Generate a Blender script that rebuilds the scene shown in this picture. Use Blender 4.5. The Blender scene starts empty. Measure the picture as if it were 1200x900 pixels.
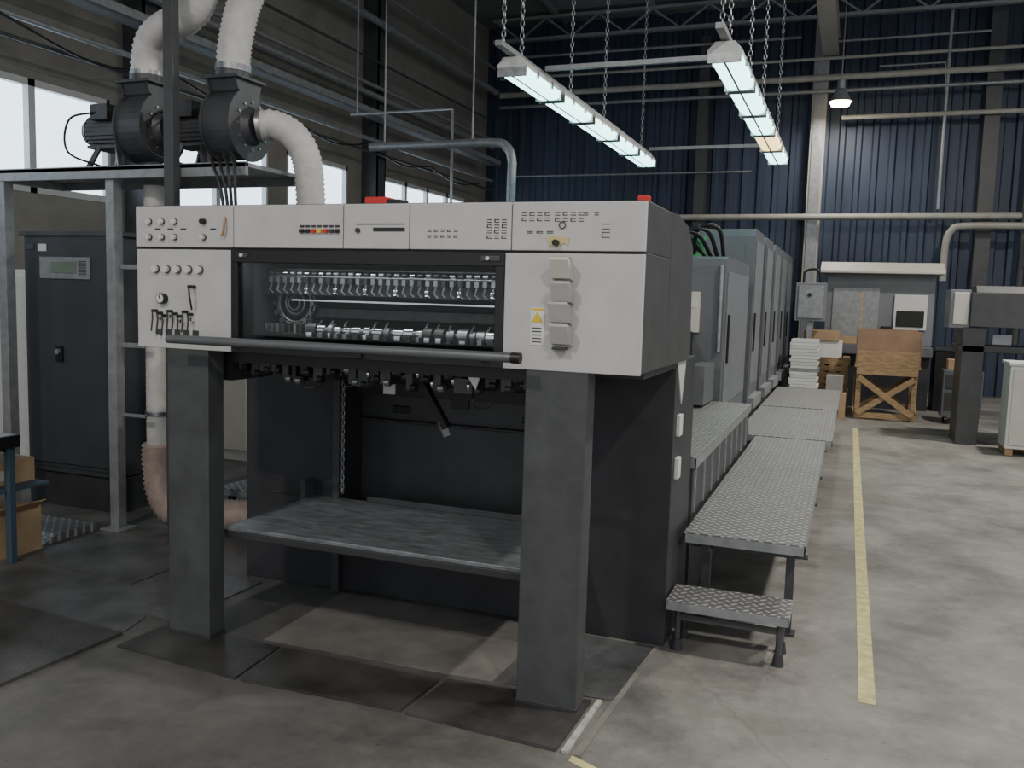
import bpy, bmesh, math, random
from mathutils import Vector, Matrix
random.seed(4)
D=bpy.data; C=bpy.context
def link(o): C.scene.collection.objects.link(o)

# ---------------------------------------------------------------- materials
def M(name,col,rough=.5,metal=0.,var=.12,scale=5,bump=0.,bscale=80,stretch=(1,1,1),emit=None,es=0,spec=.5):
    m=D.materials.new(name); m.use_nodes=True; n=m.node_tree.nodes; l=m.node_tree.links
    p=n['Principled BSDF']; p.inputs['Roughness'].default_value=rough; p.inputs['Metallic'].default_value=metal
    p.inputs['Specular IOR Level'].default_value=spec
    tc=n.new('ShaderNodeTexCoord'); mp=n.new('ShaderNodeMapping'); mp.inputs['Scale'].default_value=stretch
    l.new(tc.outputs['Object'],mp.inputs['Vector'])
    nz=n.new('ShaderNodeTexNoise'); nz.inputs['Scale'].default_value=scale; nz.inputs['Detail'].default_value=8; nz.inputs['Roughness'].default_value=.6
    l.new(mp.outputs[0],nz.inputs['Vector'])
    cr=n.new('ShaderNodeValToRGB'); cr.color_ramp.elements[0].position=.3; cr.color_ramp.elements[1].position=.72
    cr.color_ramp.elements[0].color=(*[c*(1-var) for c in col],1); cr.color_ramp.elements[1].color=(*[min(1,c*(1+var)) for c in col],1)
    l.new(nz.outputs[0],cr.inputs[0]); l.new(cr.outputs[0],p.inputs['Base Color'])
    if bump:
        b=n.new('ShaderNodeTexNoise'); b.inputs['Scale'].default_value=bscale; b.inputs['Detail'].default_value=4
        l.new(mp.outputs[0],b.inputs['Vector'])
        bp=n.new('ShaderNodeBump'); bp.inputs['Strength'].default_value=bump; bp.inputs['Distance'].default_value=.01
        l.new(b.outputs[0],bp.inputs['Height']); l.new(bp.outputs[0],p.inputs['Normal'])
    if emit:
        p.inputs['Emission Color'].default_value=(*emit,1); p.inputs['Emission Strength'].default_value=es
    return m

def tread(name,dark,light,cell=.035):
    m=D.materials.new(name); m.use_nodes=True; n=m.node_tree.nodes; l=m.node_tree.links; p=n['Principled BSDF']
    tc=n.new('ShaderNodeTexCoord'); mp=n.new('ShaderNodeMapping'); mp.inputs['Rotation'].default_value=(0,0,math.pi/4); mp.inputs['Scale'].default_value=(1/cell,)*3
    l.new(tc.outputs['Object'],mp.inputs[0])
    fr=n.new('ShaderNodeVectorMath'); fr.operation='FRACTION'; l.new(mp.outputs[0],fr.inputs[0])
    sb=n.new('ShaderNodeVectorMath'); sb.operation='SUBTRACT'; sb.inputs[1].default_value=(.5,.5,.5); l.new(fr.outputs[0],sb.inputs[0])
    sx=n.new('ShaderNodeSeparateXYZ'); l.new(sb.outputs[0],sx.inputs[0])
    ck=n.new('ShaderNodeTexChecker'); ck.inputs['Scale'].default_value=1; 
    z0=n.new('ShaderNodeVectorMath'); z0.operation='MULTIPLY'; z0.inputs[1].default_value=(1,1,0); l.new(mp.outputs[0],z0.inputs[0])
    z1=n.new('ShaderNodeVectorMath'); z1.operation='ADD'; z1.inputs[1].default_value=(0,0,.5); l.new(z0.outputs[0],z1.inputs[0])
    l.new(z1.outputs[0],ck.inputs['Vector'])
    def ell(a,b):
        o=[]
        for s,k in ((a,1.9),(b,5.)):
            q=n.new('ShaderNodeMath'); q.operation='MULTIPLY'; q.inputs[1].default_value=k; l.new(sx.outputs[s],q.inputs[0])
            w=n.new('ShaderNodeMath'); w.operation='MULTIPLY'; l.new(q.outputs[0],w.inputs[0]); l.new(q.outputs[0],w.inputs[1]); o.append(w)
        s=n.new('ShaderNodeMath'); s.operation='ADD'; l.new(o[0].outputs[0],s.inputs[0]); l.new(o[1].outputs[0],s.inputs[1]); return s
    e1=ell(0,1); e2=ell(1,0)
    mx=n.new('ShaderNodeMix'); l.new(ck.outputs['Fac'],mx.inputs[0]); l.new(e1.outputs[0],mx.inputs[2]); l.new(e2.outputs[0],mx.inputs[3])
    rg=n.new('ShaderNodeMapRange'); rg.inputs[1].default_value=.5; rg.inputs[2].default_value=1.; rg.inputs[3].default_value=1; rg.inputs[4].default_value=0; l.new(mx.outputs[0],rg.inputs[0])
    nz=n.new('ShaderNodeTexNoise'); nz.inputs['Scale'].default_value=3; nz.inputs['Detail'].default_value=8; nz.inputs['Roughness'].default_value=.7; l.new(tc.outputs['Object'],nz.inputs[0])
    c1=n.new('ShaderNodeMix'); c1.data_type='RGBA'; c1.inputs[6].default_value=(*[c*.6 for c in dark],1); c1.inputs[7].default_value=(*[c*1.6 for c in dark],1); l.new(nz.outputs[0],c1.inputs[0])
    c2=n.new('ShaderNodeMix'); c2.data_type='RGBA'; l.new(rg.outputs[0],c2.inputs[0]); l.new(c1.outputs[2],c2.inputs[6]); c2.inputs[7].default_value=(*light,1)
    l.new(c2.outputs[2],p.inputs['Base Color']); p.inputs['Metallic'].default_value=.35; p.inputs['Roughness'].default_value=.48
    bp=n.new('ShaderNodeBump'); bp.inputs['Strength'].default_value=.7; bp.inputs['Distance'].default_value=.004; l.new(rg.outputs[0],bp.inputs['Height']); l.new(bp.outputs[0],p.inputs['Normal'])
    return m

beige=M('painted_steel_beige',(.54,.528,.525),.5,var=.07,scale=8)
seam=M('seam_dark',(.05,.05,.05),.7)
dgrey=M('painted_steel_dark_grey',(.058,.06,.064),.45,var=.18,scale=7,bump=.05)
dgrey2=M('painted_steel_charcoal',(.036,.037,.042),.5,var=.25,scale=5)
leggrey=M('leg_grey',(.064,.067,.071),.5,var=.22,scale=9,bump=.08)
unitgrey=M('press_unit_grey',(.13,.14,.155),.42,var=.1)
unitlite=M('press_unit_light_grey',(.19,.203,.222),.42,var=.1)
black=M('black_plastic',(.012,.012,.013),.4)
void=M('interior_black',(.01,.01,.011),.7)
chrome=M('chrome',(.82,.84,.85),.15,1.,var=.1,scale=30)
steel=M('steel_worn',(.34,.35,.36),.35,.8,var=.3,scale=12)
dsteel=M('oily_steel',(.07,.07,.07),.4,.6,var=.4,scale=20)
white=M('white_plastic',(.66,.66,.64),.5,var=.06)
traym=M('tray_grey_white',(.46,.455,.44),.5,var=.1)
cream=M('cream_plastic',(.60,.58,.52),.5,var=.06)
red=M('red_lens',(.6,.03,.02),.35)
yel=M('yellow_paint',(.60,.55,.27),.7,var=.3,scale=18)
yelb=M('yellow_sticker',(.75,.55,.05),.5)
green=M('green_paint',(.05,.3,.12),.5)
fangrey=M('fan_housing_grey',(.075,.078,.085),.42,.3,var=.25)
motor=M('motor_grey',(.06,.06,.065),.4,.4,var=.3,scale=20)
duct=M('flexible_duct_white',(.60,.58,.56),.5,var=.14,scale=14)
ductb=M('flexible_duct_brown',(.38,.29,.25),.55,var=.2,scale=20)
galv=M('galvanised_steel',(.31,.32,.335),.42,.4,var=.2,scale=14)
pipe=M('pipe_beige',(.38,.37,.33),.5,var=.15)
wood=M('pallet_wood',(.36,.24,.13),.75,var=.35,scale=9,stretch=(1,1,6))
card=M('cardboard',(.42,.29,.17),.8,var=.15,scale=6)
cabm=M('cabinet_graphite',(.045,.049,.057),.45,var=.12)
bluep=M('blue_grey_paint',(.055,.09,.13),.5)
pboard=M('pile_board_metal',(.21,.225,.24),.42,.35,var=.45,scale=9,bump=.1,stretch=(1,3,1))
platem=M('floor_plate_steel',(.125,.128,.134),.42,.3,var=.5,scale=3.5,bump=.15)
plated=M('floor_plate_dark',(.070,.068,.066),.42,.2,var=.55,scale=3,bump=.2)
padm=M('concrete_pad',(.18,.168,.156),.55,var=.28,scale=5,bump=.15)
treadm=tread('diamond_tread_aluminium',(.17,.172,.175),(.48,.48,.47),.042)
treadd=tread('diamond_tread_worn',(.15,.155,.16),(.45,.45,.45),.045)
tubeE=M('diffuser_lit',(.8,.95,.93),.4,emit=(.42,.88,.84),es=6)
tubeW=M('diffuser_warm',(.8,.75,.6),.4,emit=(1,.72,.32),es=3)
pane=M('window_pane_daylight',(.7,.8,.85),.5,emit=(.70,.86,1.),es=3.2)
framew=M('window_frame',(.45,.46,.46),.5)
screenm=M('display',(.15,.2,.16),.3)
paper=M('paper',(.75,.75,.73),.7)
lamp=M('lamp_glow',(1,.9,.7),emit=(1,.82,.5),es=30)

def glassmat():
    m=D.materials.new('glass_guard'); m.use_nodes=True; n=m.node_tree.nodes; l=m.node_tree.links
    for x in list(n): n.remove(x)
    o=n.new('ShaderNodeOutputMaterial'); mx=n.new('ShaderNodeMixShader'); t=n.new('ShaderNodeBsdfTransparent'); g=n.new('ShaderNodeBsdfGlossy')
    t.inputs[0].default_value=(.95,.96,.96,1); g.inputs['Roughness'].default_value=.03; g.inputs[0].default_value=(.55,.55,.55,1)
    fz=n.new('ShaderNodeFresnel'); fz.inputs[0].default_value=1.35
    l.new(fz.outputs[0],mx.inputs[0]); l.new(t.outputs[0],mx.inputs[1]); l.new(g.outputs[0],mx.inputs[2]); l.new(mx.outputs[0],o.inputs[0]); return m
glass=glassmat()

def floormat():
    m=D.materials.new('concrete_floor'); m.use_nodes=True; n=m.node_tree.nodes; l=m.node_tree.links; p=n['Principled BSDF']
    tc=n.new('ShaderNodeTexCoord')
    def noise(s,d=8,r=.6,dist=0,off=0):
        z=n.new('ShaderNodeTexNoise'); z.inputs['Scale'].default_value=s; z.inputs['Detail'].default_value=d; z.inputs['Roughness'].default_value=r; z.inputs['Distortion'].default_value=dist
        mp=n.new('ShaderNodeMapping'); mp.inputs['Location'].default_value=(off,off*.7,0); l.new(tc.outputs['Object'],mp.inputs[0]); l.new(mp.outputs[0],z.inputs[0])
        return z
    def mul(fac,a,b):
        x=n.new('ShaderNodeMix'); x.data_type='RGBA'; x.blend_type='MULTIPLY'; x.inputs[0].default_value=fac; l.new(a,x.inputs[6]); l.new(b,x.inputs[7]); return x.outputs[2]
    def ramp(src,p0,p1,c0,c1):
        q=n.new('ShaderNodeValToRGB'); q.color_ramp.elements[0].position=p0; q.color_ramp.elements[1].position=p1
        q.color_ramp.elements[0].color=(*c0,1); q.color_ramp.elements[1].color=(*c1,1); l.new(src,q.inputs[0]); return q.outputs[0]
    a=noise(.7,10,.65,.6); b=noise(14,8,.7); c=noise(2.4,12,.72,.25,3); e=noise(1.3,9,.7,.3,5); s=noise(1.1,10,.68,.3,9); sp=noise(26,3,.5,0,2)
    col=ramp(a.outputs[0],.35,.65,(.225,.217,.198),(.305,.298,.278))
    col=mul(.75,col,ramp(c.outputs[0],.34,.58,(.55,.55,.56),(1.05,1.05,1.05)))
    col=mul(.8,col,ramp(s.outputs[0],.38,.52,(.62,.62,.63),(1.03,1.03,1.03)))
    col=mul(1,col,ramp(b.outputs[0],.2,.8,(.82,.82,.82),(1.14,1.14,1.14)))
    col=mul(.6,col,ramp(sp.outputs[0],.26,.33,(.45,.45,.45),(1,1,1)))
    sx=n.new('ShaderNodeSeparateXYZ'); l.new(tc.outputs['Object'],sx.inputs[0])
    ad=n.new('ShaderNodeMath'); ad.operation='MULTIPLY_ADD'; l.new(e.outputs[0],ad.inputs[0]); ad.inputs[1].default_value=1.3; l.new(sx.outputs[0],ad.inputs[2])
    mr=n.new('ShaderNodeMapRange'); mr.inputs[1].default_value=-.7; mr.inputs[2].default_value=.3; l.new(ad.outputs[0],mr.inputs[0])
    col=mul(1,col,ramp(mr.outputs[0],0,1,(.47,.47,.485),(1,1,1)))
    v=n.new('ShaderNodeTexVoronoi'); v.feature='DISTANCE_TO_EDGE'; v.inputs['Scale'].default_value=.35; 
    ds=n.new('ShaderNodeMix'); ds.data_type='VECTOR'; ds.inputs[0].default_value=.2; l.new(tc.outputs['Object'],ds.inputs[4]); l.new(c.outputs[1],ds.inputs[5]); l.new(ds.outputs[1],v.inputs['Vector'])
    col=mul(.3,col,ramp(v.outputs['Distance'],0.0,.004,(.35,.35,.35),(1,1,1)))
    l.new(col,p.inputs['Base Color'])
    rr=n.new('ShaderNodeMapRange'); rr.inputs[3].default_value=.36; rr.inputs[4].default_value=.7; l.new(c.outputs[0],rr.inputs[0]); l.new(rr.outputs[0],p.inputs['Roughness'])
    bp=n.new('ShaderNodeBump'); bp.inputs['Strength'].default_value=.25; bp.inputs['Distance'].default_value=.01; l.new(b.outputs[0],bp.inputs['Height']); l.new(bp.outputs[0],p.inputs['Normal'])
    return m
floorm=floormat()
bluem=M('corrugated_blue',(.038,.054,.094),.5,.1,var=.3,scale=2,stretch=(1,1,.15))
def sidingmat():
    m=M('siding_grey',(.21,.20,.18),.6,var=.2,scale=2.)
    n=m.node_tree.nodes; l=m.node_tree.links
    w=n.new('ShaderNodeTexWave'); w.bands_direction='Z'; w.wave_profile='SAW'; w.inputs['Scale'].default_value=1.1; tc=n.new('ShaderNodeTexCoord'); l.new(tc.outputs['Object'],w.inputs[0])
    b=n.new('ShaderNodeBump'); b.inputs['Strength'].default_value=1.; b.inputs['Distance'].default_value=.06; l.new(w.outputs['Fac'],b.inputs['Height']); l.new(b.outputs[0],n['Principled BSDF'].inputs['Normal'])
    return m
siding=sidingmat()
ceilm=M('ceiling_panels',(.22,.225,.23),.7,var=.15,scale=1.5,stretch=(1,6,1))

# ---------------------------------------------------------------- builder
def cat(pts,n=8):
    P=[Vector(p) for p in pts]; P=[P[0]*2-P[1]]+P+[P[-1]*2-P[-2]]; o=[]
    for i in range(1,len(P)-2):
        a,b,c,d=P[i-1:i+3]
        for k in range(n):
            t=k/n; o.append(.5*((2*b)+(c-a)*t+(2*a-5*b+4*c-d)*t*t+(3*b-a-3*c+d)*t**3))
    o.append(P[-2]); return o
def empty(name):
    e=D.objects.new(name,None); e.empty_display_size=.2; link(e); return e
class B:
    def __init__(s,name,parent=None,bevel=0):
        s.n=name;s.p=parent;s.b=bevel;s.v=[];s.f=[];s.mi=[];s.sm=[];s.m=[]
    def add(s,v,f,mat,smooth=False):
        if mat not in s.m: s.m.append(mat)
        k=len(s.v); s.v+=[tuple(x) for x in v]
        for q in f: s.f.append(tuple(i+k for i in q)); s.mi.append(s.m.index(mat)); s.sm.append(smooth)
        return s
    def box(s,x0,x1,y0,y1,z0,z1,mat):
        v=[(x,y,z) for z in(z0,z1) for y in(y0,y1) for x in(x0,x1)]
        return s.add(v,[(0,2,3,1),(4,5,7,6),(0,1,5,4),(2,6,7,3),(0,4,6,2),(1,3,7,5)],mat)
    def prism(s,poly,ax,a0,a1,mat,smooth=False):
        n=len(poly)
        def q(a,p):
            if ax=='x': return (a,p[0],p[1])
            if ax=='y': return (p[0],a,p[1])
            return (p[0],p[1],a)
        v=[q(a0,p) for p in poly]+[q(a1,p) for p in poly]
        s.add(v,[(i,(i+1)%n,n+(i+1)%n,n+i) for i in range(n)],mat,smooth)
        return s.add(v,[tuple(range(n)),tuple(range(n,2*n))],mat)
    def beam(s,p0,p1,w,h,mat):
        p0=Vector(p0);p1=Vector(p1);d=(p1-p0).normalized(); u=Vector((0,0,1)) if abs(d.z)<.95 else Vector((0,1,0))
        a=d.cross(u).normalized()*w/2; b=a.cross(d).normalized()*h/2
        v=[p+i*a+j*b for p in(p0,p1) for i,j in((-1,-1),(1,-1),(1,1),(-1,1))]
        return s.add(v,[(0,1,2,3),(4,5,6,7),(0,1,5,4),(1,2,6,5),(2,3,7,6),(3,0,4,7)],mat)
    def tube(s,pts,r,mat,n=12,caps=True,rib=0,pitch=.02,closed=False):
        P=[Vector(p) for p in pts]
        if rib:
            L=[0]
            for a,b in zip(P,P[1:]): L.append(L[-1]+(b-a).length)
            N=int(L[-1]/(pitch/2))+1; Q=[];j=0
            for i in range(N+1):
                t=L[-1]*i/N
                while j<len(L)-2 and L[j+1]<t: j+=1
                Q.append(P[j].lerp(P[j+1],(t-L[j])/max(1e-9,L[j+1]-L[j])))
            P=Q; R=[r*(1+(rib if i%2 else -rib)) for i in range(len(P))]
        else: R=r if isinstance(r,list) else [r]*len(P)
        m=len(P); v=[]; t0=(P[1]-P[0]).normalized(); up=Vector((0,0,1)) if abs(t0.z)<.9 else Vector((1,0,0)); a=t0.cross(up).normalized()
        for i in range(m):
            t=(P[min(i+1,m-1)]-P[max(i-1,0)]).normalized(); a=(a-t*a.dot(t)).normalized(); b=t.cross(a)
            v+=[P[i]+(a*math.cos(2*math.pi*k/n)+b*math.sin(2*math.pi*k/n))*R[i] for k in range(n)]
        f=[(i*n+k,i*n+(k+1)%n,(i+1)*n+(k+1)%n,(i+1)*n+k) for i in range(m-1) for k in range(n)]
        s.add(v,f,mat,True)
        if caps: s.add(v[:n]+v[-n:],[tuple(range(n)),tuple(range(n,2*n))],mat)
        return s
    def cyl(s,p0,p1,r,mat,n=16,r2=None): return s.tube([p0,p1],[r,r if r2 is None else r2],mat,n)
    def chain(s,p0,p1,mat,link_=.06,r=.0045):
        p0=Vector(p0);p1=Vector(p1);L=(p1-p0).length;n=int(L/(link_*.8)); d=(p1-p0)/n
        for i in range(n):
            c=p0+d*(i+.5); w=Vector((1,0,0)) if i%2 else Vector((0,1,0)); u=d.normalized()
            pts=[c+u*(link_/2*math.cos(a))+w*(link_*.28*math.sin(a)) for a in [k*math.pi/3 for k in range(7)]]
            s.tube(pts,r,mat,4,False)
        return s
    def done(s):
        me=D.meshes.new(s.n); me.from_pydata(s.v,[],s.f)
        for m in s.m: me.materials.append(m)
        me.polygons.foreach_set('material_index',s.mi); me.polygons.foreach_set('use_smooth',s.sm)
        bm=bmesh.new(); bm.from_mesh(me); bmesh.ops.recalc_face_normals(bm,faces=bm.faces); bm.to_mesh(me); bm.free()
        o=D.objects.new(s.n,me); link(o)
        if s.p: o.parent=s.p
        if s.b:
            md=o.modifiers.new('bevel','BEVEL'); md.width=s.b; md.segments=2; md.limit_method='ANGLE'; md.angle_limit=math.radians(50); md.use_clamp_overlap=True
        return o

# ---------------------------------------------------------------- room shell
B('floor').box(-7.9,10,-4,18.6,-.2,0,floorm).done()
w=B('wall_far')
X=-7.8; pts=[]
while X<10:
    pts+=[(X,18.5),(X+.16,18.5),(X+.19,18.45),(X+.27,18.45)]; X+=.3
pts+=[(10,18.5),(10,18.62),(-7.8,18.62)]
w.prism(pts,'z',0,7.4,bluem); w.done()
w=B('wall_left'); Xw=-7.8
wins=[(1.2,4.4),(4.75,7.75),(8.5,10.6),(11.05,12.7),(13.85,17.4)]
w.box(Xw-.15,Xw,-4,18.6,0,2.5,siding).box(Xw-.15,Xw,-4,18.6,3.62,7.4,siding)
ys=[-4]+[q for a in wins for q in a]+[18.6]
for a,b in zip(ys[::2],ys[1::2]): w.box(Xw-.15,Xw,a,b,2.5,3.62,siding)
w.done()
for i,(a,b) in enumerate(wins):
    k=B('window_%d'%(i+1)); k.box(Xw-.1,Xw-.08,a,b,2.5,3.62,pane)
    n=max(2,round((b-a)/1.0))
    for j in range(n+1):
        y=a+(b-a)*j/n; k.box(Xw-.07,Xw+.01,max(a,y-.04),min(b,y+.04),2.5,3.62,framew)
    k.box(Xw-.07,Xw+.01,a,b,2.5,2.57,framew).box(Xw-.07,Xw+.01,a,b,3.55,3.62,framew); k.done()
c=B('ceiling'); c.box(-7.95,10,-4,18.62,7.4,7.5,ceilm)
c.done()
for Y in (3,8,12.9,17.7):
    b=B('roof_truss'); b.box(-7.35,10,Y-.06,Y+.06,7.26,7.32,galv).box(-7.35,10,Y-.06,Y+.06,6.84,6.9,galv)
    x=-7.3; i=0
    while x<9.4: b.beam((x,Y,6.88 if i%2 else 7.28),(x+.55,Y,7.28 if i%2 else 6.88),.035,.035,galv); x+=.55; i+=1
    b.done()
for X in (-6,-4,-2,.2,2.5,5):
    B('roof_purlin').box(X-.05,X+.05,-4,18.4,7.33,7.4,galv).done()
for Y in (13.3,8.1,4.57):
    B('steel_column').box(-7.8,-7.5,Y-.14,Y-.11,0,7.3,dgrey).box(-7.8,-7.5,Y+.11,Y+.14,0,7.3,dgrey).box(-7.52,-7.5,Y-.14,Y+.14,0,7.3,dgrey).done()
b=B('steel_column'); b.box(-.95,-.68,18.15,18.4,0,7.3,pipe).box(-.91,-.72,18.12,18.15,0,7.3,galv); b.done()
B('steel_column').box(2.0,2.25,18.1,18.4,0,7.3,dgrey).done()
B('steel_column').box(-3.1,-2.9,18.1,18.4,0,6.8,dgrey).done()
B('crane_beam').box(-.80,-.52,9,18.05,6.55,6.6,pipe).box(-.68,-.64,9,18.05,6.3,6.55,pipe).box(-.80,-.52,9,18.05,6.25,6.3,pipe).cyl((-.66,10,6.6),(-.66,10,7.33),.02,galv,8).cyl((-.66,16,6.6),(-.66,16,7.33),.02,galv,8).done()
for z,y,r,x0,x1,mt in ((3.27,18.02,.06,-3.6,8,pipe),(5.1,18.02,.045,-.4,8,pipe),(5.85,18.02,.06,-7.3,8,pipe),(5.6,18.02,.035,-7.3,8,galv),(6.5,18.02,.025,-.6,2,galv),(4.15,18.02,.02,-7,-2.,galv),(6.2,18.02,.03,-7.3,8,pipe),(6.62,18.02,.03,-7.3,-1.2,galv)):
    p=B('wall_pipe'); p.cyl((x0,y,z),(x1,y,z),r,mt,12)
    x=x0+.5
    while x<x1:
        p.cyl((x,y,z),(x,y+.08,z),.015,galv,6) ; x+=2.2
    p.done()
p=B('wall_pipe'); p.tube(cat([(1.5,17.8,2.1),(1.5,17.8,2.75),(1.58,17.8,3.),(1.8,17.8,3.08),(3,17.8,3.08)]),.06,pipe); p.done()
p=B('wall_pipe'); p.tube([(1.35,18.02,3.4),(1.35,18.02,6.9)],.03,galv).tube([(.2,18.02,6.0),(1.3,18.02,6.0),(1.35,18.02,5.2)],.02,galv); p.done()
B('wall_conduit').cyl((2.75,18.0,1.),(2.75,18.0,6.8),.06,dgrey,8).done()
for z,x,r in ((4.05,-7.4,.03),(4.75,-7.4,.05),(4.9,-7.4,.035),(5.9,-7.35,.06),(3.85,-7.4,.02),(5.3,-7.4,.02),(6.4,-7.4,.03)):
    B('wall_pipe').cyl((x,2,z),(x,17.9,z),r,galv if r>.025 else dgrey,10).done()
k=B('cable_tray'); k.box(-7.48,-7.2,2,17.9,4.38,4.4,galv).box(-7.21,-7.2,2,17.9,4.4,4.47,galv)
for i in range(6): k.tube(cat([(-7.42+.035*i,2+j*1.75,4.43+.03*random.random()) for j in range(10)],4),.015,black,6)
k.done()
k=B('hanging_cables')
for j in range(5): k.tube(cat([(-7.3,6+j*2.2,4.0-.03*j),(-7.3,7.1+j*2.2,3.82-.02*j),(-7.3,8.2+j*2.2,4.0-.03*j)],6),.014,black,6)
k.done()
p=B('overhead_pipe'); p.tube(cat([(-5.8,10,3.42),(-5,10,3.42),(-4.15,10,3.42),(-3.95,10,3.36),(-3.88,10,3.2),(-3.88,10,2.9),(-3.88,10,1.2)],6),.055,galv,12)
p.cyl((-5.6,10,3.42),(-5.6,10,7.35),.012,galv,6).cyl((-4.4,10,3.42),(-4.4,10,7.35),.012,galv,6); p.done()
B('overhead_pipe').tube([(-6.4,10.5,3.95),(-4.9,10.5,3.95),(-4.9,10.5,2.2)],.02,galv,8).cyl((-6.3,10.5,3.95),(-6.3,10.5,7.35),.012,galv,6).done()

# ---------------------------------------------------------------- fluorescent rows
def fluor(xc,y0,y1,z,n,warm=()):
    b=B('fluorescent_light_row'); L=(y1-y0)/n
    for i in range(n):
        a=y0+L*i+.04; e=y0+L*(i+1)-.04
        b.prism([(xc-.07,z+.09),(xc+.07,z+.09),(xc+.125,z+.03),(xc+.125,z+.01),(xc-.125,z+.01),(xc-.125,z+.03)],'y',a,e,white)
        b.prism([(xc-.115,z+.01),(xc+.115,z+.01),(xc+.1,z-.04),(xc+.06,z-.055),(xc-.06,z-.055),(xc-.1,z-.04)],'y',a+.02,e-.02,tubeW if i in warm else tubeE)
        b.box(xc-.12,xc+.12,a,a+.02,z-.06,z+.01,steel).box(xc-.12,xc+.12,e-.02,e,z-.06,z+.01,steel)
        b.prism([(xc-.008,z-.054),(xc+.008,z-.054),(xc+.008,z-.058),(xc-.008,z-.058)],'y',a+.02,e-.02,galv)
        for q in (.3,.7):
            for s_ in (-1,1): b.box(xc+s_*.122-.006,xc+s_*.122+.006,a+(e-a)*q-.02,a+(e-a)*q+.02,z-.02,z+.04,steel)
    b.box(xc-.03,xc+.03,y0-.25,y1+.1,z+.1,z+.14,galv)
    for y in (y0-.15,y0+.25,y0+1.6,(y0+y1)/2+.3,y1-.4): b.chain((xc,y,z+.14),(xc,y,7.0),steel)
    return b.done()
fluor(-2.64,6.7,11.75,3.4,5); fluor(-.98,6.7,11.8,3.4,5,(3,))
b=B('light_support_rail'); 
for y in (7.45,11.65): b.box(-2.6,-1.02,y-.02,y+.02,3.545,3.585,galv)
b.done()
def bay(x,y,z,p,L_=True):
    b=B('bay_or_fill_lamp'); b.cyl((x,y,z+.02),(x,y,z+.25),.2,galv,20,.07); b.cyl((x,y,z+.25),(x,y,z+.4),.07,galv,12); b.cyl((x,y,z-.05),(x,y,z+.02),.15,lamp,20,.18)
    b.cyl((x,y,z+.4),(x,y,7.4),.012,galv,6); o=b.done()
    L=D.lights.new('bay_or_fill_light','AREA'); L.shape='DISK'; L.size=.34; L.energy=p; L.color=(1,.95,.87); lo=D.objects.new('bulb',L); lo.location=(x,y,z-.07); lo.parent=o; link(lo)
bay(-.42,17.2,5.2,60)
for x,y,p in ((2.6,11,310),(2.8,4,240),(2.8,-2,220),(-3.0,-2.5,230)): bay(x,y,6.2,p)  # unseen bay lamps, added out of view to brighten the aisle floor

# ---------------------------------------------------------------- PRESS
press=empty('offset_printing_press')
h=B('delivery_head_housing',press,.004)
side=[(3.62,1.33),(3.62,1.955),(3.75,1.96),(4.0,1.93),(4.14,1.84),(4.2,1.33)]
h.prism(side,'x',-3.0,-.70,dgrey)
h.box(-3.0,-.70,3.16,3.62,1.77,1.955,dgrey)
h.box(-3.0,-2.5,3.16,3.62,1.33,1.77,dgrey).box(-1.225,-.70,3.16,3.62,1.33,1.77,dgrey)
h.done()
h=B('front_panels',press,.003)
for a,b_ in ((-3.01,-2.482),(-2.478,-1.942),(-1.938,-1.642),(-1.638,-1.212),(-1.208,-.70)): h.box(a,b_,3.135,3.16,1.772,1.95,beige)
h.box(-3.01,-2.49,3.14,3.16,1.325,1.762,beige).box(-1.235,-.70,3.14,3.16,1.325,1.762,beige)
h.done()
h=B('front_seams',press); h.box(-3.0,-.705,3.15,3.165,1.76,1.775,seam)
h.done()
h=B('guard_window_frame',press,.003)
h.box(-2.49,-1.235,3.13,3.17,1.71,1.762,black).box(-2.49,-1.235,3.13,3.17,1.325,1.375,black).box(-2.49,-2.455,3.13,3.17,1.375,1.71,black).box(-1.27,-1.235,3.13,3.17,1.375,1.71,black)
h.box(-2.45,-2.40,3.125,3.13,1.73,1.75,dgrey).box(-1.33,-1.25,3.125,3.13,1.73,1.75,dgrey).cyl((-2.43,3.125,1.74),(-2.43,3.118,1.74),.008,white,8).cyl((-1.3,3.125,1.74),(-1.3,3.118,1.74),.008,white,8)
h.box(-1.98,-1.84,3.115,3.13,1.33,1.36,black)
h.done()
B('guard_glass',press).box(-2.455,-1.27,3.148,3.152,1.375,1.71,glass).done()
g=B('gripper_bars',press)
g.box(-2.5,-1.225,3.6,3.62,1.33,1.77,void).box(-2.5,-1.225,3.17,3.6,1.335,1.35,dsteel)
for z in (1.66,1.63,1.69): g.cyl((-2.48,3.4,z),(-1.24,3.4,z),.008,steel if z==1.66 else dsteel,8)
g.box(-2.3,-1.24,3.3,3.33,1.553,1.56,chrome).box(-2.48,-1.24,3.36,3.37,1.58,1.645,dsteel)
g.box(-2.48,-1.24,3.45,3.46,1.48,1.52,dsteel).cyl((-2.48,3.5,1.5),(-1.24,3.5,1.5),.03,dsteel,14)
g.cyl((-2.2,3.3,1.43),(-1.24,3.3,1.43),.014,steel,12).cyl((-2.48,3.38,1.40),(-1.24,3.38,1.40),.02,dsteel,12)
x=-2.44; i=0
while x<-1.26:
    mm=random.choice((dsteel,steel,steel))
    g.box(x,x+.018,3.33,3.37,1.63,1.655,mm); g.cyl((x,3.34,1.672),(x+.022,3.34,1.672),.010,random.choice((steel,dsteel,chrome)),10)
    g.tube([(x+.01,3.34,1.63),(x+.004,3.33,1.60),(x+.016,3.34,1.585)],.004,steel,5)
    if i%4==0: g.cyl((x+.03,3.36,1.60),(x+.045,3.36,1.60),.02,chrome,12)
    x+=.037; i+=1
x=-2.2
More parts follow.
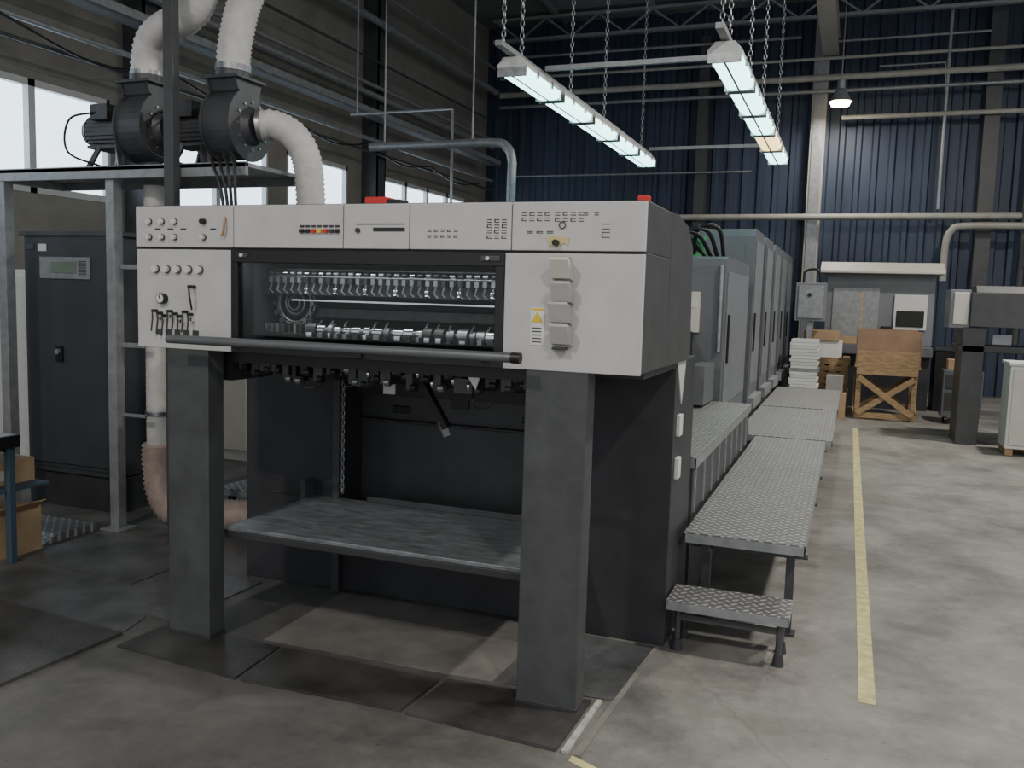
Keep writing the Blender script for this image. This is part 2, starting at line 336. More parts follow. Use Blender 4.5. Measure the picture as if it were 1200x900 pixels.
while x<-1.28:
    w_=.015+.03*random.random(); mm=random.choice((chrome,chrome,steel,dsteel))
    g.cyl((x,3.29,1.43),(x+w_,3.29,1.43),.018+.014*random.random(),mm,14)
    g.box(x+w_*.2,x+w_*.8,3.25+.02*random.random(),3.3,1.40,1.42,random.choice((chrome,dsteel,steel)))
    if random.random()<.5: g.prism([(3.27,1.45),(3.3,1.475),(3.31,1.45)],'x',x,x+.01,chrome)
    x+=w_+.006+.014*random.random()
x=-2.44
while x<-2.2: g.box(x,x+.012,3.3,3.33,1.40+.02*random.random(),1.45,random.choice((steel,dsteel))); x+=.03
for rr,t in ((.1,.012),(.085,.02),(.05,.02),(.03,.03)): g.tube([( -2.37+rr*math.cos(a),3.45-t,1.54+rr*math.sin(a)) for a in [i*math.pi/12 for i in range(25)]],.006,steel,6)
for i in range(14):
    a=i*2*math.pi/14; g.cyl((-2.37+.1*math.cos(a),3.43,1.54+.1*math.sin(a)),(-2.37+.1*math.cos(a),3.41,1.54+.1*math.sin(a)),.011,steel,8)
g.done()
L=D.lights.new('gripper_fill','AREA'); L.shape='RECTANGLE'; L.size=1.2; L.size_y=.05; L.energy=2.2; L.color=(.9,1,.97); o=D.objects.new('gripper_fill_light',L); o.location=(-1.86,3.22,1.755); o.parent=press; link(o)  # fill light added inside the head to brighten the chrome grippers
k=B('control_buttons',press)
def knob(x,z,r=.013,m=white,mb=black,y=3.135):
    k.cyl((x,y,z),(x,y-.006,z),r*1.25,mb,14); k.cyl((x,y-.006,z),(x,y-.02,z),r,m,14)
for z in (1.882,1.815):
    for x in (-2.93,-2.86,-2.79): knob(x,z,.011,white,seam)
    knob(-2.635,z,.011,white if z<1.85 else black,seam)
for x in (-2.9,-2.83,-2.76,-2.6): k.box(x,x+.03,3.132,3.135,1.847,1.853,seam)
for x,mm in ((-2.90,white),(-2.84,white),(-2.78,white),(-2.72,white),(-2.66,white)): knob(x,1.675,.015,mm,dgrey,3.14)
for i,mm in enumerate((black,black,red,yelb,red,seam,black)): 
    k.box(-2.145+i*.028,-2.125+i*.028,3.125,3.135,1.835,1.85,mm); k.box(-2.145+i*.028,-2.125+i*.028,3.13,3.135,1.858,1.866,seam)
k.box(-1.80,-1.66,3.131,3.135,1.842,1.856,black).box(-1.88,-1.66,3.133,3.135,1.868,1.872,seam)
k.cyl((-1.87,3.135,1.845),(-1.87,3.125,1.845),.01,seam,10)
def grid(x0,z0,nx,nz,dx,dz,w_=.016,h_=.009,m=seam):
    for i in range(nx):
        for j in range(nz):
            k.box(x0+i*dx,x0+i*dx+w_,3.133,3.135,z0-j*dz,z0-j*dz+.0025,m); k.box(x0+i*dx,x0+i*dx+w_,3.133,3.135,z0-j*dz+h_-.0025,z0-j*dz+h_,m)
            if (i+j)%2: k.box(x0+i*dx,x0+i*dx+.003,3.133,3.135,z0-j*dz,z0-j*dz+h_,m)
grid(-1.56,1.84,5,2,.028,.022); grid(-1.31,1.875,3,4,.03,.02,.02,.012,black); grid(-1.17,1.9,4,2,.03,.02,.02,.012); grid(-1.04,1.9,4,2,.03,.022,.02,.012); grid(-.93,1.9,1,1,.03,.02); grid(-.89,1.9,1,1,.03,.02)
k.tube([(-1.01+.012*math.cos(a),3.13,1.865+.012*math.sin(a)) for a in [i*math.pi/8 for i in range(17)]],.002,seam,5); grid(-.86,1.85,1,2,.03,.03,.03,.02,dgrey)
grid(-1.15,1.835,3,1,.04,.02,.025,.008)
k.prism([(-1.06,1.79),(-1.07,1.82),(-1.05,1.825),(-.98,1.82),(-.985,1.79),(-1.0,1.8),(-1.03,1.785)],'y',3.131,3.135,M('worn_sticker',(.62,.52,.25),.6))
k.cyl((-1.03,3.135,1.80),(-1.03,3.11,1.80),.012,black,10)
k.cyl((-2.86,3.14,1.545),(-2.86,3.115,1.545),.024,black,18); k.cyl((-2.86,3.115,1.545),(-2.86,3.112,1.545),.019,white,18).box(-2.862,-2.858,3.110,3.112,1.545,1.56,black)
for i in range(8):
    x=-2.90+i*.028; z=1.49-.01*(i%3); k.cyl((x,3.14,z),(x,3.11,z),.007,black,8); k.tube([(x,3.11,z),(x+.004,3.108,z-.03),(x-.006,3.11,z-.09)],.0035,seam,6)
    if i%2: k.box(x-.004,x+.014,3.118,3.14,z-.03,z-.015,chrome)
for i in range(5): k.box(-2.9+.05*i,-2.87+.05*i,3.136,3.14,1.385,1.41,dgrey)
k.cyl((-2.69,3.14,1.60),(-2.69,3.10,1.60),.008,black,8).tube([(-2.69,3.1,1.6),(-2.685,3.1,1.56),(-2.69,3.12,1.5)],.004,black,6)
k.tube(cat([(-2.52,3.13,1.90),(-2.515,3.12,1.87),(-2.52,3.12,1.84),(-2.53,3.12,1.82)],4),.005,M('rag',(.4,.25,.12),.9),6)
k.done()
k=B('warning_label',press); k.box(-1.125,-1.07,3.137,3.14,1.42,1.56,paper); k.prism([(-1.12,1.505),(-1.075,1.505),(-1.0975,1.545)],'y',3.134,3.137,yelb)
k.box(-1.122,-1.073,3.136,3.137,1.55,1.558,yelb)
for i in range(5): k.box(-1.117,-1.08,3.136,3.137,1.43+i*.013,1.434+i*.013,seam)
k.done()
k=B('scoop_trays',press,.003)
for i,z in enumerate((1.66,1.575,1.50,1.42)):
    k.prism([(3.14,z),(3.14,z+.06),(3.07,z+.085),(3.062,z+.078),(3.10,z+.01)],'x',-1.035+.006*(i%2),-.962+.006*(i%2),cream if i<1 else traym)
    k.box(-1.025,-.972,3.095,3.135,z-.012,z-.002,seam)
k.box(-1.03,-.975,3.12,3.14,1.40,1.75,traym)
k.done()
k=B('safety_bar',press); k.tube([(-2.74,3.03,1.375),(-1.14,3.03,1.375)],.019,M('bar_grey',(.14,.15,.16),.4,.3),14); k.cyl((-1.155,3.03,1.375),(-1.12,3.03,1.375),.021,black,14)
for x in(-2.45,-1.3): k.beam((x,3.03,1.375),(x,3.16,1.345),.02,.02,dgrey)
k.done()
for nm,a,b_ in(('leg_1',-2.85,-2.625),('leg_2',-1.14,-.895)):
    k=B(nm,press,.004); k.box(a,b_,3.145,3.25,.0,1.33,leggrey).box(a-.003,b_+.003,3.141,3.253,0,.03,dgrey2); k.done()
k=B('delivery_mechanism',press)
k.box(-3.0,-.72,3.3,4.0,1.30,1.335,dgrey2).box(-2.6,-1.14,3.26,3.3,1.27,1.33,black)
k.cyl((-2.62,3.34,1.27),(-1.14,3.34,1.27),.016,dsteel,10).cyl((-2.62,3.5,1.24),(-1.14,3.5,1.24),.02,steel,10).cyl((-2.62,3.7,1.2),(-1.14,3.7,1.2),.03,black,10)
x=-2.58
while x<-1.18:
    z=1.19+.07*random.random(); k.box(x,x+.02+.03*random.random(),3.3,3.4,z,1.29,random.choice((black,dsteel,dgrey,dgrey2))); 
    k.cyl((x+.02,3.31,z+.01),(x+.045,3.31,z+.01),.018,random.choice((dsteel,steel,black)),10)
    if random.random()<.3: k.tube(cat([(x,3.32,z),(x+.03,3.3,z-.06),(x+.09,3.32,z-.04),(x+.13,3.33,1.27)],4),.005,black,5)
    if random.random()<.25: k.cyl((x,3.29,z+.03),(x+.01,3.29,z+.03),.02,chrome,10)
    x+=.04+.03*random.random()
k.box(-2.75,-2.62,3.3,3.6,1.18,1.3,dgrey2).box(-1.5,-1.42,3.28,3.3,1.2,1.26,dgrey).prism([(-1.44,1.28),(-1.38,1.28),(-1.4,1.22)],'y',3.27,3.28,paper)
k.beam((-1.78,3.5,1.25),(-1.62,3.48,1.02),.035,.03,black).beam((-1.65,3.48,1.05),(-1.63,3.5,.98),.02,.03,galv)
k.box(-2.06,-2.0,3.7,3.71,1.12,1.24,paper).box(-2.05,-2.01,3.69,3.7,1.18,1.2,seam)
k.done()
k=B('hanging_chain',press); k.chain((-2.42,3.93,.55),(-2.42,3.93,1.3),steel,.03,.004).chain((-1.2,3.93,.55),(-1.2,3.93,1.3),dsteel,.03,.004); k.done()
k=B('delivery_body',press,.004)
k.box(-3.08,-2.5,4.0,4.5,0,1.33,dgrey2).box(-1.25,-.72,3.98,4.5,.0,1.33,dgrey2).box(-2.5,-1.25,4.25,4.5,0,1.33,dgrey)
k.box(-2.5,-1.25,4.02,4.25,0,.42,dgrey2).box(-2.5,-1.25,4.21,4.25,.9,.915,dgrey2)
k.box(-2.51,-2.47,3.97,4.0,0,1.33,dgrey).box(-2.9,-2.62,3.985,4.0,.5,.508,seam)
k.box(-1.95,-1.85,4.235,4.25,1.0,1.12,dgrey2).box(-2.3,-2.2,4.235,4.25,.95,.99,black).box(-1.55,-1.4,4.235,4.25,.95,.98,black)
k.prism([(3.98,1.33),(4.2,1.33),(4.12,1.12)],'x',-.73,-.715,beige)
k.box(-.72,-.70,4.03,4.1,.98,1.08,white).box(-.72,-.70,4.03,4.1,.78,.88,white)
k.done()
k=B('pile_board',press,.004); k.box(-2.63,-1.15,3.27,4.0,.488,.508,pboard).box(-2.63,-1.15,3.27,3.285,.455,.488,dgrey2).box(-2.6,-1.2,3.5,3.56,.44,.488,dgrey2).box(-2.66,-2.63,3.9,4.0,.45,.6,dgrey).box(-2.3,-1.2,3.97,4.02,.508,.54,dgrey)
k.done()
k=B('side_walkway_support',press,.003)
k.box(-2.9,-1.14,4.5,7.3,0,1.05,dgrey2).prism([(4.2,1.33),(4.2,1.84),(5.4,1.55),(7.3,1.35),(7.3,1.05),(4.2,1.05)],'x',-2.9,-1.2,dgrey2)
k.box(-1.3,-1.12,5.3,7.3,.5,1.1,unitgrey).box(-1.14,-1.12,4.5,5.3,.5,1.0,unitgrey).box(-1.12,-1.0,6.7,7.2,.82,1.12,unitgrey)
k.done()
def tower(nm,y0,y1,zt,xr=-.96,mt=unitgrey):
    k=B(nm,press,.01)
    k.prism([(y0,.5),(y0,zt-.08),(y0+.03,zt-.02),(y0+.09,zt),(y1-.09,zt),(y1-.03,zt-.02),(y1,zt-.08),(y1,.5)],'x',-2.9,xr,mt)
    k.box(xr,xr+.012,y0+.1,y1-.1,.75,zt-.12,unitlite); k.box(xr+.012,xr+.03,y0+.15,y0+.18,1.1,1.5,black)
    k.box(xr-.02,xr+.07,y0+.05,y1-.12,.5,.62,galv)
    k.box(-2.8,xr-.1,y0-.008,y0,.9,zt-.15,mt)
    return k
k=tower('printing_unit_1',7.3,9.0,1.97); k.box(-1.35,-1.15,7.26,7.29,1.35,1.68,cream).box(-1.33,-1.17,7.255,7.26,1.55,1.63,white).box(-1.3,-1.28,7.25,7.3,1.4,1.44,red).cyl((-.99,7.27,1.2),(-.99,7.27,1.9),.015,galv,8); k.done()
for i,y in enumerate((9.4,10.65,11.9,13.15,14.4)): tower('printing_unit_%d'%(i+2),y,y+.95,2.36).done()
k=B('unit_base',press,.004).box(-2.9,-1.0,7.3,16.5,0,.5,dgrey2).box(-2.8,-1.1,8.95,15.5,.5,1.5,dgrey2); k.done()
k=B('feeder',press,.01).box(-2.8,-1.1,15.5,16.5,.5,1.9,unitgrey); k.done()
k=B('green_pump',press); k.cyl((-1.3,7.8,1.97),(-1.3,7.8,2.16),.09,green,14).cyl((-1.3,7.8,2.16),(-1.3,7.8,2.2),.05,dgrey,12)
for j in range(4): k.tube(cat([(-1.6+.1*j,7.75,1.97),(-1.55+.1*j,7.6,2.12+.03*j),(-1.35+.09*j,7.6,2.15+.02*j),(-1.2+.05*j,7.8,1.97)]),.018,black,8)
k.done()
k=B('beacon_lamps',press,.003); k.box(-1.88,-1.78,3.2,3.28,1.955,1.985,red).box(-1.78,-1.72,3.2,3.28,1.955,1.975,black).box(-.75,-.71,3.2,3.25,1.955,1.978,red); k.done()
def deck(b,x0,x1,y0,y1,z,mt=treadm,lip=.05):
    b.box(x0,x1,y0,y1,z-.006,z,mt); b.box(x0,x1,y0,y0+.006,z-lip,z-.006,galv); b.box(x1-.006,x1,y0,y1,z-lip,z-.006,galv); b.box(x0,x0+.006,y0,y1,z-lip,z-.006,galv); b.box(x0,x1,y1-.006,y1,z-lip,z-.006,galv)
k=B('side_platform')
deck(k,-.69,-.13,4.22,7.62,.49); deck(k,-.86,-.08,7.63,9.9,.495); deck(k,-.86,-.07,9.91,12.3,.50)
for y in (4.4,5.8,7.4,8.6,10.2,12):
    for x in (-.6,-.2): k.box(x-.02,x+.02,y-.02,y+.02,0,.44,dgrey); k.box(x-.04,x+.04,y-.04,y+.04,0,.01,dgrey)
    k.box(-.68,-.16,y-.015,y+.015,.38,.44,dgrey)
k.box(-.62,-.58,4.3,12.2,.38,.44,dgrey).box(-.2,-.18,4.3,12.2,.40,.44,dgrey)
k.done()
k=B('upper_platform'); deck(k,-1.1,-.70,4.55,7.25,.8,treadm,.06); k.box(-1.1,-.715,4.56,7.24,.02,.74,dgrey)
for i in range(9): k.box(-.715,-.705,4.6+i*.3,4.62+i*.3,.5,.74,galv)
k.done()
k=B('entry_step',None,.002); deck(k,-.71,-.17,3.93,4.19,.24,treadm,.045)
for x in (-.66,-.21):
    for y in (3.98,4.14): k.cyl((x,y,.03),(x,y,.2),.014,dgrey,8); k.cyl((x,y,0),(x,y,.05),.028,dgrey2,10,.02)
k.box(-.66,-.21,3.975,3.985,.14,.17,dgrey)
k.done()

# ---------------------------------------------------------------- floor plates & markings
def plate(name,poly,mt,t=.006): return B(name,None,.0015).prism(poly,'z',0.0005,t,mt).done()
plate('floor_plate',[(-2.24,2.87),(-1.52,2.90),(-1.5,3.2),(-2.27,3.21)],plated,.014)
plate('floor_plate',[(-1.49,2.89),(-.88,2.86),(-.87,3.28),(-1.47,3.22)],plated,.014)
plate('floor_plate',[(-2.95,2.93),(-2.27,2.87),(-2.3,3.22),(-2.93,3.25)],plated,.010)
plate('floor_plate',[(-3.95,2.35),(-3.06,2.33),(-3.03,3.04),(-3.98,3.12)],plated,.016)
plate('floor_plate',[(-3.5,3.3),(-2.93,3.28),(-2.92,3.92),(-3.5,3.95)],platem,.007)
plate('floor_plate',[(-4.45,3.66),(-3.52,3.6),(-3.5,4.3),(-4.45,4.25)],platem,.006)
plate('floor_plate',[(-4.3,3.1),(-3.05,3.07),(-3.1,3.26),(-3.52,3.58),(-4.3,3.6)],platem,.005)
plate('floor_patch',[(-2.42,3.27),(-1.3,3.29),(-1.27,3.97),(-2.44,3.97)],padm,.004)
plate('floor_patch',[(-1.24,3.3),(-.80,3.33),(-.76,3.95),(-1.24,3.95)],platem,.005)
plate('floor_joint_strip',[(-.86,2.86),(-.835,2.86),(-.83,3.3),(-.85,3.3)],M('joint_white',(.42,.41,.38),.8,var=.4,scale=14),.013)
plate('floor_joint_strip',[(-.82,2.86),(-.79,2.86),(-.74,3.95),(-.755,3.95)],M('joint_conc',(.2,.195,.18),.8,var=.3),.006)
plate('floor_line_marking',[(.125,3.74),(.19,3.74),(.18,8.),(.175,12.4),(.11,12.4),(.115,8)],yel,.002)
plate('floor_line_marking',[(-.82,2.86),(-.5,2.72),(-.2,2.5),(-.2,2.46),(-.5,2.685),(-.82,2.82)],yel,.002)

# ---------------------------------------------------------------- left side
k=B('equipment_stand',None,.002)
for x,y,zt in ((-5.34,4.40,2.29),(-4.42,4.42,2.29)): k.box(x-.035,x+.035,y-.035,y+.035,0,zt,galv).box(x-.08,x+.08,y-.08,y+.08,0,.012,galv)
k.box(-5.38,-3.36,4.36,4.9,2.31,2.335,galv).box(-5.38,-3.36,4.36,4.385,2.26,2.34,galv).box(-5.38,-3.36,4.88,4.9,2.26,2.34,steel).box(-5.38,-5.35,4.4,4.9,2.26,2.31,galv)
k.box(-4.4,-4.2,4.43,4.45,1.2,1.23,galv).box(-4.4,-4.2,4.43,4.45,1.7,1.73,galv).box(-4.4,-4.2,4.43,4.45,.75,.77,galv)
k.done()
B('steel_post',None,.002).box(-3.90,-3.83,4.29,4.35,0,7.4,dgrey).done()
def fan(xc,yc,zc):
    k=B('centrifugal_blower',None,.003)
    prof=[]
    for i in range(30):
        a=math.radians(62-i*10.5); r=.165+.055*i/29; prof.append((yc+r*math.cos(a),zc-.01+r*math.sin(a)))
    prof+=[(yc-.12,zc+.2),(yc-.15,zc+.27),(yc+.09,zc+.27),(yc+.075,zc+.2)]
    k.prism(prof,'x',xc-.09,xc+.10,fangrey)
    for a0,a1 in ((-.105,-.09),(.10,.115)): k.prism([(p[0]+(p[0]-yc)*.07,zc+(p[1]-zc)*(1.07 if p[1]<zc+.19 else 1.)) for p in prof],'x',xc+a0,xc+a1,fangrey)
    k.box(xc-.13,xc+.14,yc-.17,yc+.11,zc+.265,zc+.285,fangrey)
    k.tube([(xc,yc-.03,zc+.285),(xc,yc-.03,zc+.33)],.105,fangrey,20)
    k.cyl((xc+.115,yc,zc),(xc+.16,yc,zc),.12,fangrey,24,.095); k.cyl((xc-.13,yc,zc),(xc-.105,yc,zc),.14,fangrey,24)
    for i in range(12):
        a=i*math.pi/6; k.cyl((xc+.115,yc+.145*math.cos(a),zc+.145*math.sin(a)),(xc+.123,yc+.145*math.cos(a),zc+.145*math.sin(a)),.009,steel,6)
    k.cyl((xc-.46,yc,zc),(xc-.13,yc,zc),.10,motor,24); k.cyl((xc-.50,yc,zc),(xc-.46,yc,zc),.08,motor,20,.108)
    for i in range(26):
        a=2*math.pi*i/26; k.beam((xc-.45,yc+.105*math.cos(a),zc+.105*math.sin(a)),(xc-.15,yc+.105*math.cos(a),zc+.105*math.sin(a)),.006,.03,motor)
    for rr in (.03,.055,.078): k.tube([(xc-.505,yc+rr*math.cos(a),zc+rr*math.sin(a)) for a in [j*math.pi/10 for j in range(21)]],.005,steel,5)
    k.box(xc-.36,xc-.22,yc-.15,yc-.07,zc+.05,zc+.15,motor)
    zb=2.337
    for y in (-.12,.12):
        k.beam((xc-.42,yc+y,zb),(xc-.34,yc+y*.7,zc-.1),.03,.03,fangrey).beam((xc-.14,yc+y,zb),(xc-.2,yc+y*.7,zc-.1),.03,.03,fangrey)
    k.box(xc-.44,xc-.1,yc-.1,yc+.1,zc-.12,zc-.1,fangrey).box(xc-.46,xc+.12,yc-.14,yc+.14,zb-.001,zb+.012,fangrey)
    k.tube(cat([(xc-.3,yc-.14,zc+.1),(xc-.48,yc-.2,zc+.05),(xc-.52,yc-.18,zc-.15),(xc-.3,yc-.1,zb+.02)]),.008,black,6)
    k.done()
fan(-4.30,4.62,2.60); fan(-3.66,4.66,2.60)
def fd(pts,r,mt=duct,rib=.05,pitch=.03):
    k=B('flexible_duct'); k.tube(cat(pts,8),r,mt,20,True,rib,pitch); k.tube([pts[0],Vector(pts[0]).lerp(Vector(pts[1]),.25)],r*1.1,steel,20); k.done()
fd([(-4.30,4.59,2.93),(-4.3,4.59,3.03),(-4.25,4.58,3.15),(-4.12,4.57,3.22),(-3.98,4.55,3.24),(-3.86,4.55,3.32),(-3.81,4.55,3.5),(-3.8,4.55,4.0),(-3.8,4.55,6.8)],.095)
fd([(-3.66,4.63,2.93),(-3.65,4.63,3.08),(-3.6,4.64,3.3),(-3.5,4.65,3.55),(-3.47,4.65,3.9),(-3.46,4.65,6.8)],.10)
fd([(-3.50,4.66,2.6),(-3.41,4.70,2.61),(-3.3,4.75,2.55),(-3.23,4.78,2.42),(-3.21,4.8,2.2),(-3.22,4.83,1.9),(-3.22,4.85,1.3)],.09)
fd([(-4.14,4.64,2.61),(-4.08,4.68,2.61),(-4.0,4.74,2.57),(-3.97,4.8,2.47),(-3.98,4.82,2.345)],.08)
k=B('flexible_duct'); k.tube(cat([(-4.25,4.6,2.24),(-4.25,4.6,1.5),(-4.25,4.6,.55)],8),.072,duct,20,True,.03,.02)
k.tube(cat([(-4.25,4.6,.56),(-4.25,4.6,.4),(-4.2,4.58,.24),(-4.08,4.56,.13),(-3.9,4.6,.12),(-3.55,4.7,.12)],8),.10,ductb,20,True,.07,.03)
for z in (1.9,1.25,.75): k.cyl((-4.25,4.6,z),(-4.25,4.6,z+.025),.08,steel,20)
k.done()
k=B('power_cables')
for j in range(4): k.tube(cat([(-3.62+.04*j,4.45,2.35),(-3.6+.04*j,4.36,2.36+.015*j),(-3.54+.05*j,4.3,2.3),(-3.46+.03*j,4.28,2.1),(-3.38+.02*j,4.28,1.4)],6),.010,black,6)
k.done()
k=B('electrical_cabinet',None,.005)
k.box(-5.55,-4.70,4.72,5.2,.0,.24,dgrey2).box(-5.53,-4.72,4.7,5.18,.25,1.93,cabm).box(-5.56,-4.69,4.68,5.2,1.93,1.96,dgrey)
k.box(-5.50,-4.76,4.685,4.7,.32,1.9,cabm).box(-5.36,-4.9,4.675,4.685,1.63,1.78,galv).box(-5.25,-5.02,4.67,4.675,1.67,1.75,screenm)
for i in range(8): k.box(-5.0,-4.93,4.67,4.675,1.65+i*.014,1.656+i*.014,seam)
k.box(-5.22,-5.16,4.668,4.685,1.05,1.16,black).cyl((-5.19,4.668,1.12),(-5.19,4.65,1.12),.02,galv,12).box(-5.48,-5.42,4.68,4.685,1.83,1.87,bluep).box(-5.38,-5.3,4.68,4.685,1.82,1.87,white).box(-5.5,-4.76,4.683,4.686,.295,.3,seam)
k.done()
k=B('storage_cabinet',None,.005); k.box(-6.9,-5.95,5.3,5.8,0,1.7,white).box(-6.85,-6.0,5.28,5.3,.1,1.65,white).box(-6.43,-6.41,5.27,5.3,.1,1.65,seam); k.done()
k=B('switch_cabinet',None,.005); k.box(-5.5,-4.75,6.7,7.2,0,1.75,white).box(-5.45,-5.15,6.68,6.7,.1,1.7,cream).box(-5.1,-4.8,6.68,6.7,.1,1.7,cream).box(-5.18,-5.16,6.66,6.68,.8,1.0,black); k.done()
k=B('switch_cabinet',None,.005); k.box(-4.7,-4.0,6.8,7.3,0,1.7,white).box(-4.65,-4.38,6.78,6.8,.1,1.65,cream).box(-4.34,-4.05,6.78,6.8,.1,1.65,cream).box(-4.4,-4.38,6.76,6.78,.7,.9,black).box(-4.6,-4.45,6.77,6.78,1.2,1.4,seam); k.done()
k=B('drive_side_walkway'); deck(k,-4.1,-3.2,5.0,6.5,.2,treadd,.05)
for x in(-4.05,-3.25):
    for y in(5.1,6.4): k.box(x-.02,x+.02,y-.02,y+.02,0,.15,dgrey)
k.done()
k=B('control_post',None,.003); k.box(-3.75,-3.71,5.6,5.64,.2,1.2,black).box(-3.6,-3.57,5.62,5.65,.2,1.3,dgrey).box(-3.75,-3.57,5.6,5.64,.55,.6,black); k.done()
k=B('tread_ramp'); k.prism([(3.92,0.001),(4.02,.05),(4.33,.05),(4.33,0.001)],'x',-5.15,-4.52,treadd); k.done()
k=B('work_table',None,.003); 
k.box(-5.3,-4.36,2.9,3.64,.70,.74,galv).box(-5.3,-4.36,2.89,2.91,.66,.74,black).box(-4.37,-4.35,2.9,3.64,.67,.74,black)
for x in(-5.26,-4.39):
    for y in(2.94,3.60): k.box(x-.02,x+.02,y-.02,y+.02,0,.70,bluep)
k.box(-5.26,-4.39,2.94,3.86,.41,.43,bluep); k.box(-5.26,-4.39,3.58,3.62,.64,.68,bluep)
k.done()
k=B('cardboard_box',None,.003); k.box(-5.1,-4.48,3.2,3.84,.432,.57,card).box(-5.1,-4.48,3.5,3.52,.57,.572,cream).box(-4.48,-4.479,3.3,3.7,.46,.52,cream); k.done()
k=B('cardboard_box',None,.003); k.box(-5.1,-4.48,3.25,3.88,0,.27,card).prism([(-4.48,.27),(-4.41,.32),(-4.405,.315),(-4.48,.26)],'y',3.3,3.85,card); k.done()

# ---------------------------------------------------------------- right/back
k=B('wooden_waste_stand',None,.003)
x0,x1,y0,y1=.12,.92,13.5,14.15
for x in(x0,x1-.07):
    for y in(y0,y1-.07): k.box(x,x+.07,y,y+.07,0,.74,wood)
for y in(y0-.02,y1): 
    k.beam((x0+.03,y,.08),(x1-.04,y,.6),.02,.08,wood).beam((x0+.03,y-.02,.6),(x1-.04,y-.02,.08),.02,.08,wood).box(x0,x1,y-.01,y+.02,.64,.74,wood)
k.box(x0,x1,y0-.01,y0+.02,.02,.1,wood)
for x in (x0-.02,x1): k.beam((x,y0,.1),(x,y1,.6),.02,.08,wood)
k.box(x0-.03,x1+.03,y0-.03,y1+.03,.74,.78,wood)
t=M('crate_brown',(.30,.19,.12),.7,var=.15)
k.box(x0-.02,x0,y0-.03,y1,.78,1.26,t).box(x1,x1+.02,y0-.03,y1,.78,1.26,t).box(x0,x1,y0-.03,y0-.01,.78,.98,wood).box(x0,x1,y1-.02,y1,.78,1.28,t)
k.prism([(x0,.98),(x1,.98),(x1+.02,1.27),(x0-.0,1.27)],'y',y0-.025,y0,t)
k.prism([(y0-.02,1.27),(y0+.1,1.8),(y0+.16,1.8),(y0+.3,1.27)],'x',x0-.0,x0+.02,wood)
k.done()
k=B('pallet_stack',None,.002)
z=0
for i in range(8):
    ox=.03*random.uniform(-1,1)
    for y in(14.2,14.55,14.9): k.box(-.75+ox,.0+ox,y,y+.09,z,z+.08,wood)
    for j in range(5): k.box(-.75+ox+.16*j,-.65+ox+.16*j,14.2,14.99,z+.08,z+.1,wood)
    z+=.102
k.box(-.7,-.1,14.25,14.9,z,z+.25,paper).box(-.66,-.15,14.22,14.85,z+.25,z+.4,card)
k.done()
k=B('paper_stack',None,.002)
for i in range(22): k.box(-.80+.04*random.random(),-.42+.04*random.random(),13.2,13.7,.1+i*.046,.142+i*.046,random.choice((paper,paper,paper,white,galv)))
k.box(-.8,-.4,13.2,13.7,0,.1,wood); k.done()
k=B('cardboard_box',None,.003); k.box(-.3,.0,13.4,13.8,0,.35,card).box(-.28,-.05,13.42,13.75,.35,.6,M('box_grey',(.3,.3,.29),.7)); k.done()
k=B('switch_box',None,.005); k.box(-.80,-.36,14.0,14.15,1.36,1.93,unitlite).box(-.76,-.4,13.98,14.0,1.4,1.89,galv).cyl((-.6,13.98,1.75),(-.6,13.96,1.75),.03,black,12).box(-.62,-.54,14.05,14.13,0,1.36,galv).tube(cat([(-.7,14.1,1.93),(-.68,14.1,2.1),(-.5,14.1,2.12),(-.45,14.1,1.93)]),.02,black,6); k.done()
k=B('paper_cutting_machine',None,.008)
k.prism([(15.0,2.12),(15.0,2.16),(15.3,2.3),(15.9,2.3),(15.9,2.12)],'x',-.5,1.3,cream)
k.box(-.4,1.2,15.3,15.9,1.0,2.12,unitlite).box(-.42,1.18,15.1,15.95,0,.85,dgrey2).box(-.5,1.2,14.95,15.9,.85,1.0,unitgrey)
k.box(.62,1.1,15.24,15.3,1.25,1.8,white).box(.66,1.06,15.22,15.24,1.3,1.55,black).box(-.3,.4,15.28,15.3,1.1,1.9,galv).box(.45,.6,15.2,15.3,1.0,1.3,black).box(-.2,.1,15.1,15.25,1.0,1.12,card)
k.done()
k=B('dark_bin',None,.005); k.box(1.26,1.95,15.2,15.9,.0,.95,black).box(1.24,1.97,15.18,15.92,.95,1.0,dgrey2); k.done()
k=B('tool_cart',None,.005); k.box(1.25,1.75,13.6,14.0,.1,.75,unitgrey).box(1.28,1.72,13.59,13.6,.5,.7,dgrey).box(1.28,1.72,13.59,13.6,.2,.45,dgrey).box(1.3,1.6,13.65,13.9,.75,.9,card)
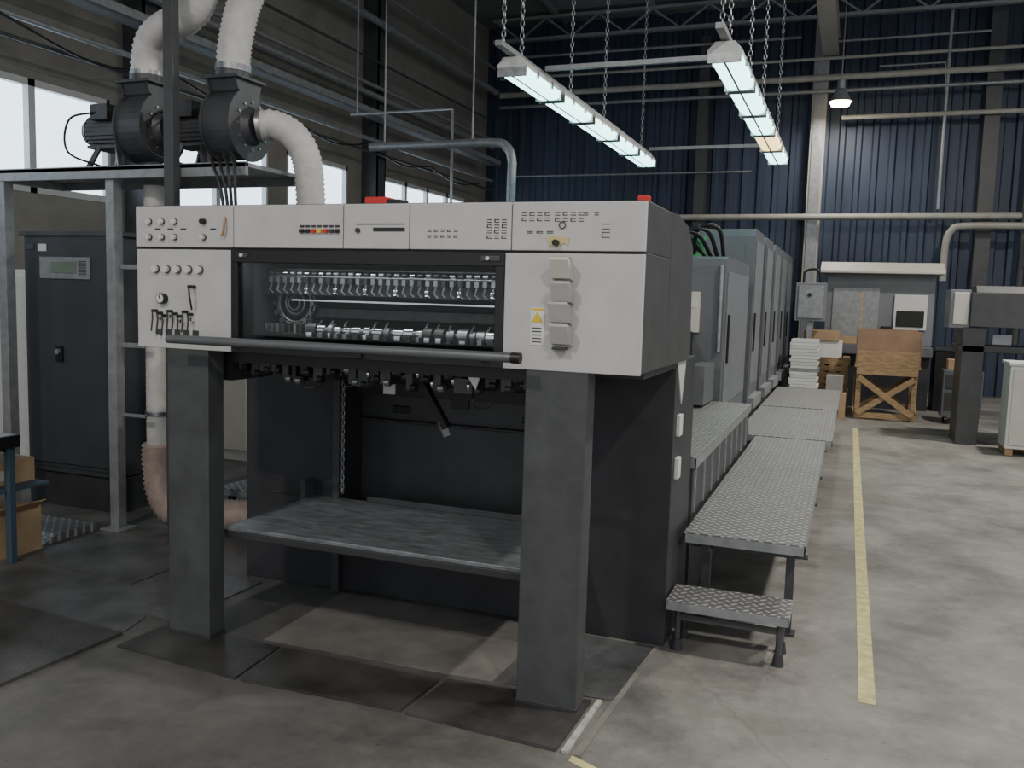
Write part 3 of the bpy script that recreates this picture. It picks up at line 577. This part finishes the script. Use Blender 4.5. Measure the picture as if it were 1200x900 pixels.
for x in(1.3,1.7): k.cyl((x,13.65,.05),(x+.03,13.65,.05),.05,black,12).cyl((x,13.95,.05),(x+.03,13.95,.05),.05,black,12)
k.done()
k=B('folding_machine',None,.008)
k.box(1.30,2.9,11.6,12.4,1.40,1.80,dgrey).prism([(11.6,1.8),(11.7,1.88),(12.3,1.88),(12.4,1.8)],'x',1.35,2.9,dgrey)
k.box(1.08,1.30,11.65,12.2,1.38,1.83,unitlite).box(1.12,1.28,11.63,11.65,1.42,1.8,cream)
k.box(1.24,1.48,11.65,12.3,0,1.4,dgrey).box(2.3,2.9,11.65,12.3,0,1.4,dgrey).box(1.2,2.9,11.65,12.35,1.1,1.18,dgrey2).box(1.55,1.75,11.62,11.7,1.2,1.32,unitlite)
k.cyl((1.95,12,1.88),(1.95,12,2.6),.05,dgrey,10).box(1.85,2.3,11.9,12.1,2.1,2.45,dgrey).box(1.9,2.0,11.9,12.1,2.6,2.75,dgrey2)
k.done()
k=B('white_chest_cabinet',None,.008); k.box(1.67,2.45,11.0,11.5,.08,1.0,white).box(1.65,2.47,10.98,11.5,1.0,1.04,white).box(1.7,2.42,10.985,11.0,.12,.96,cream).box(1.68,1.76,11.02,11.1,0,.08,wood).box(2.3,2.4,11.02,11.1,0,.08,wood).box(1.68,2.44,11.35,11.45,0,.08,wood); k.done()

# ---------------------------------------------------------------- world + camera
w=D.worlds.new('World'); C.scene.world=w; w.use_nodes=True
bg=w.node_tree.nodes['Background']; bg.inputs[0].default_value=(.93,.96,1,1); bg.inputs[1].default_value=.75
yaw,pitch,roll=3.62918483e-01,9.88827849e-02,2.91511475e-02
F=Vector((-math.sin(yaw)*math.cos(pitch),math.cos(yaw)*math.cos(pitch),-math.sin(pitch))); r=Vector((math.cos(yaw),math.sin(yaw),0)); u=r.cross(F)
r,u=r*math.cos(roll)+u*math.sin(roll),-r*math.sin(roll)+u*math.cos(roll)
cam=D.cameras.new('camera'); cam.lens=31.1; cam.sensor_width=36; co=D.objects.new('camera',cam); link(co)
m=Matrix((r,u,-F)).transposed().to_4x4(); m.translation=Vector((0,0,1.6)); co.matrix_world=m
C.scene.camera=co
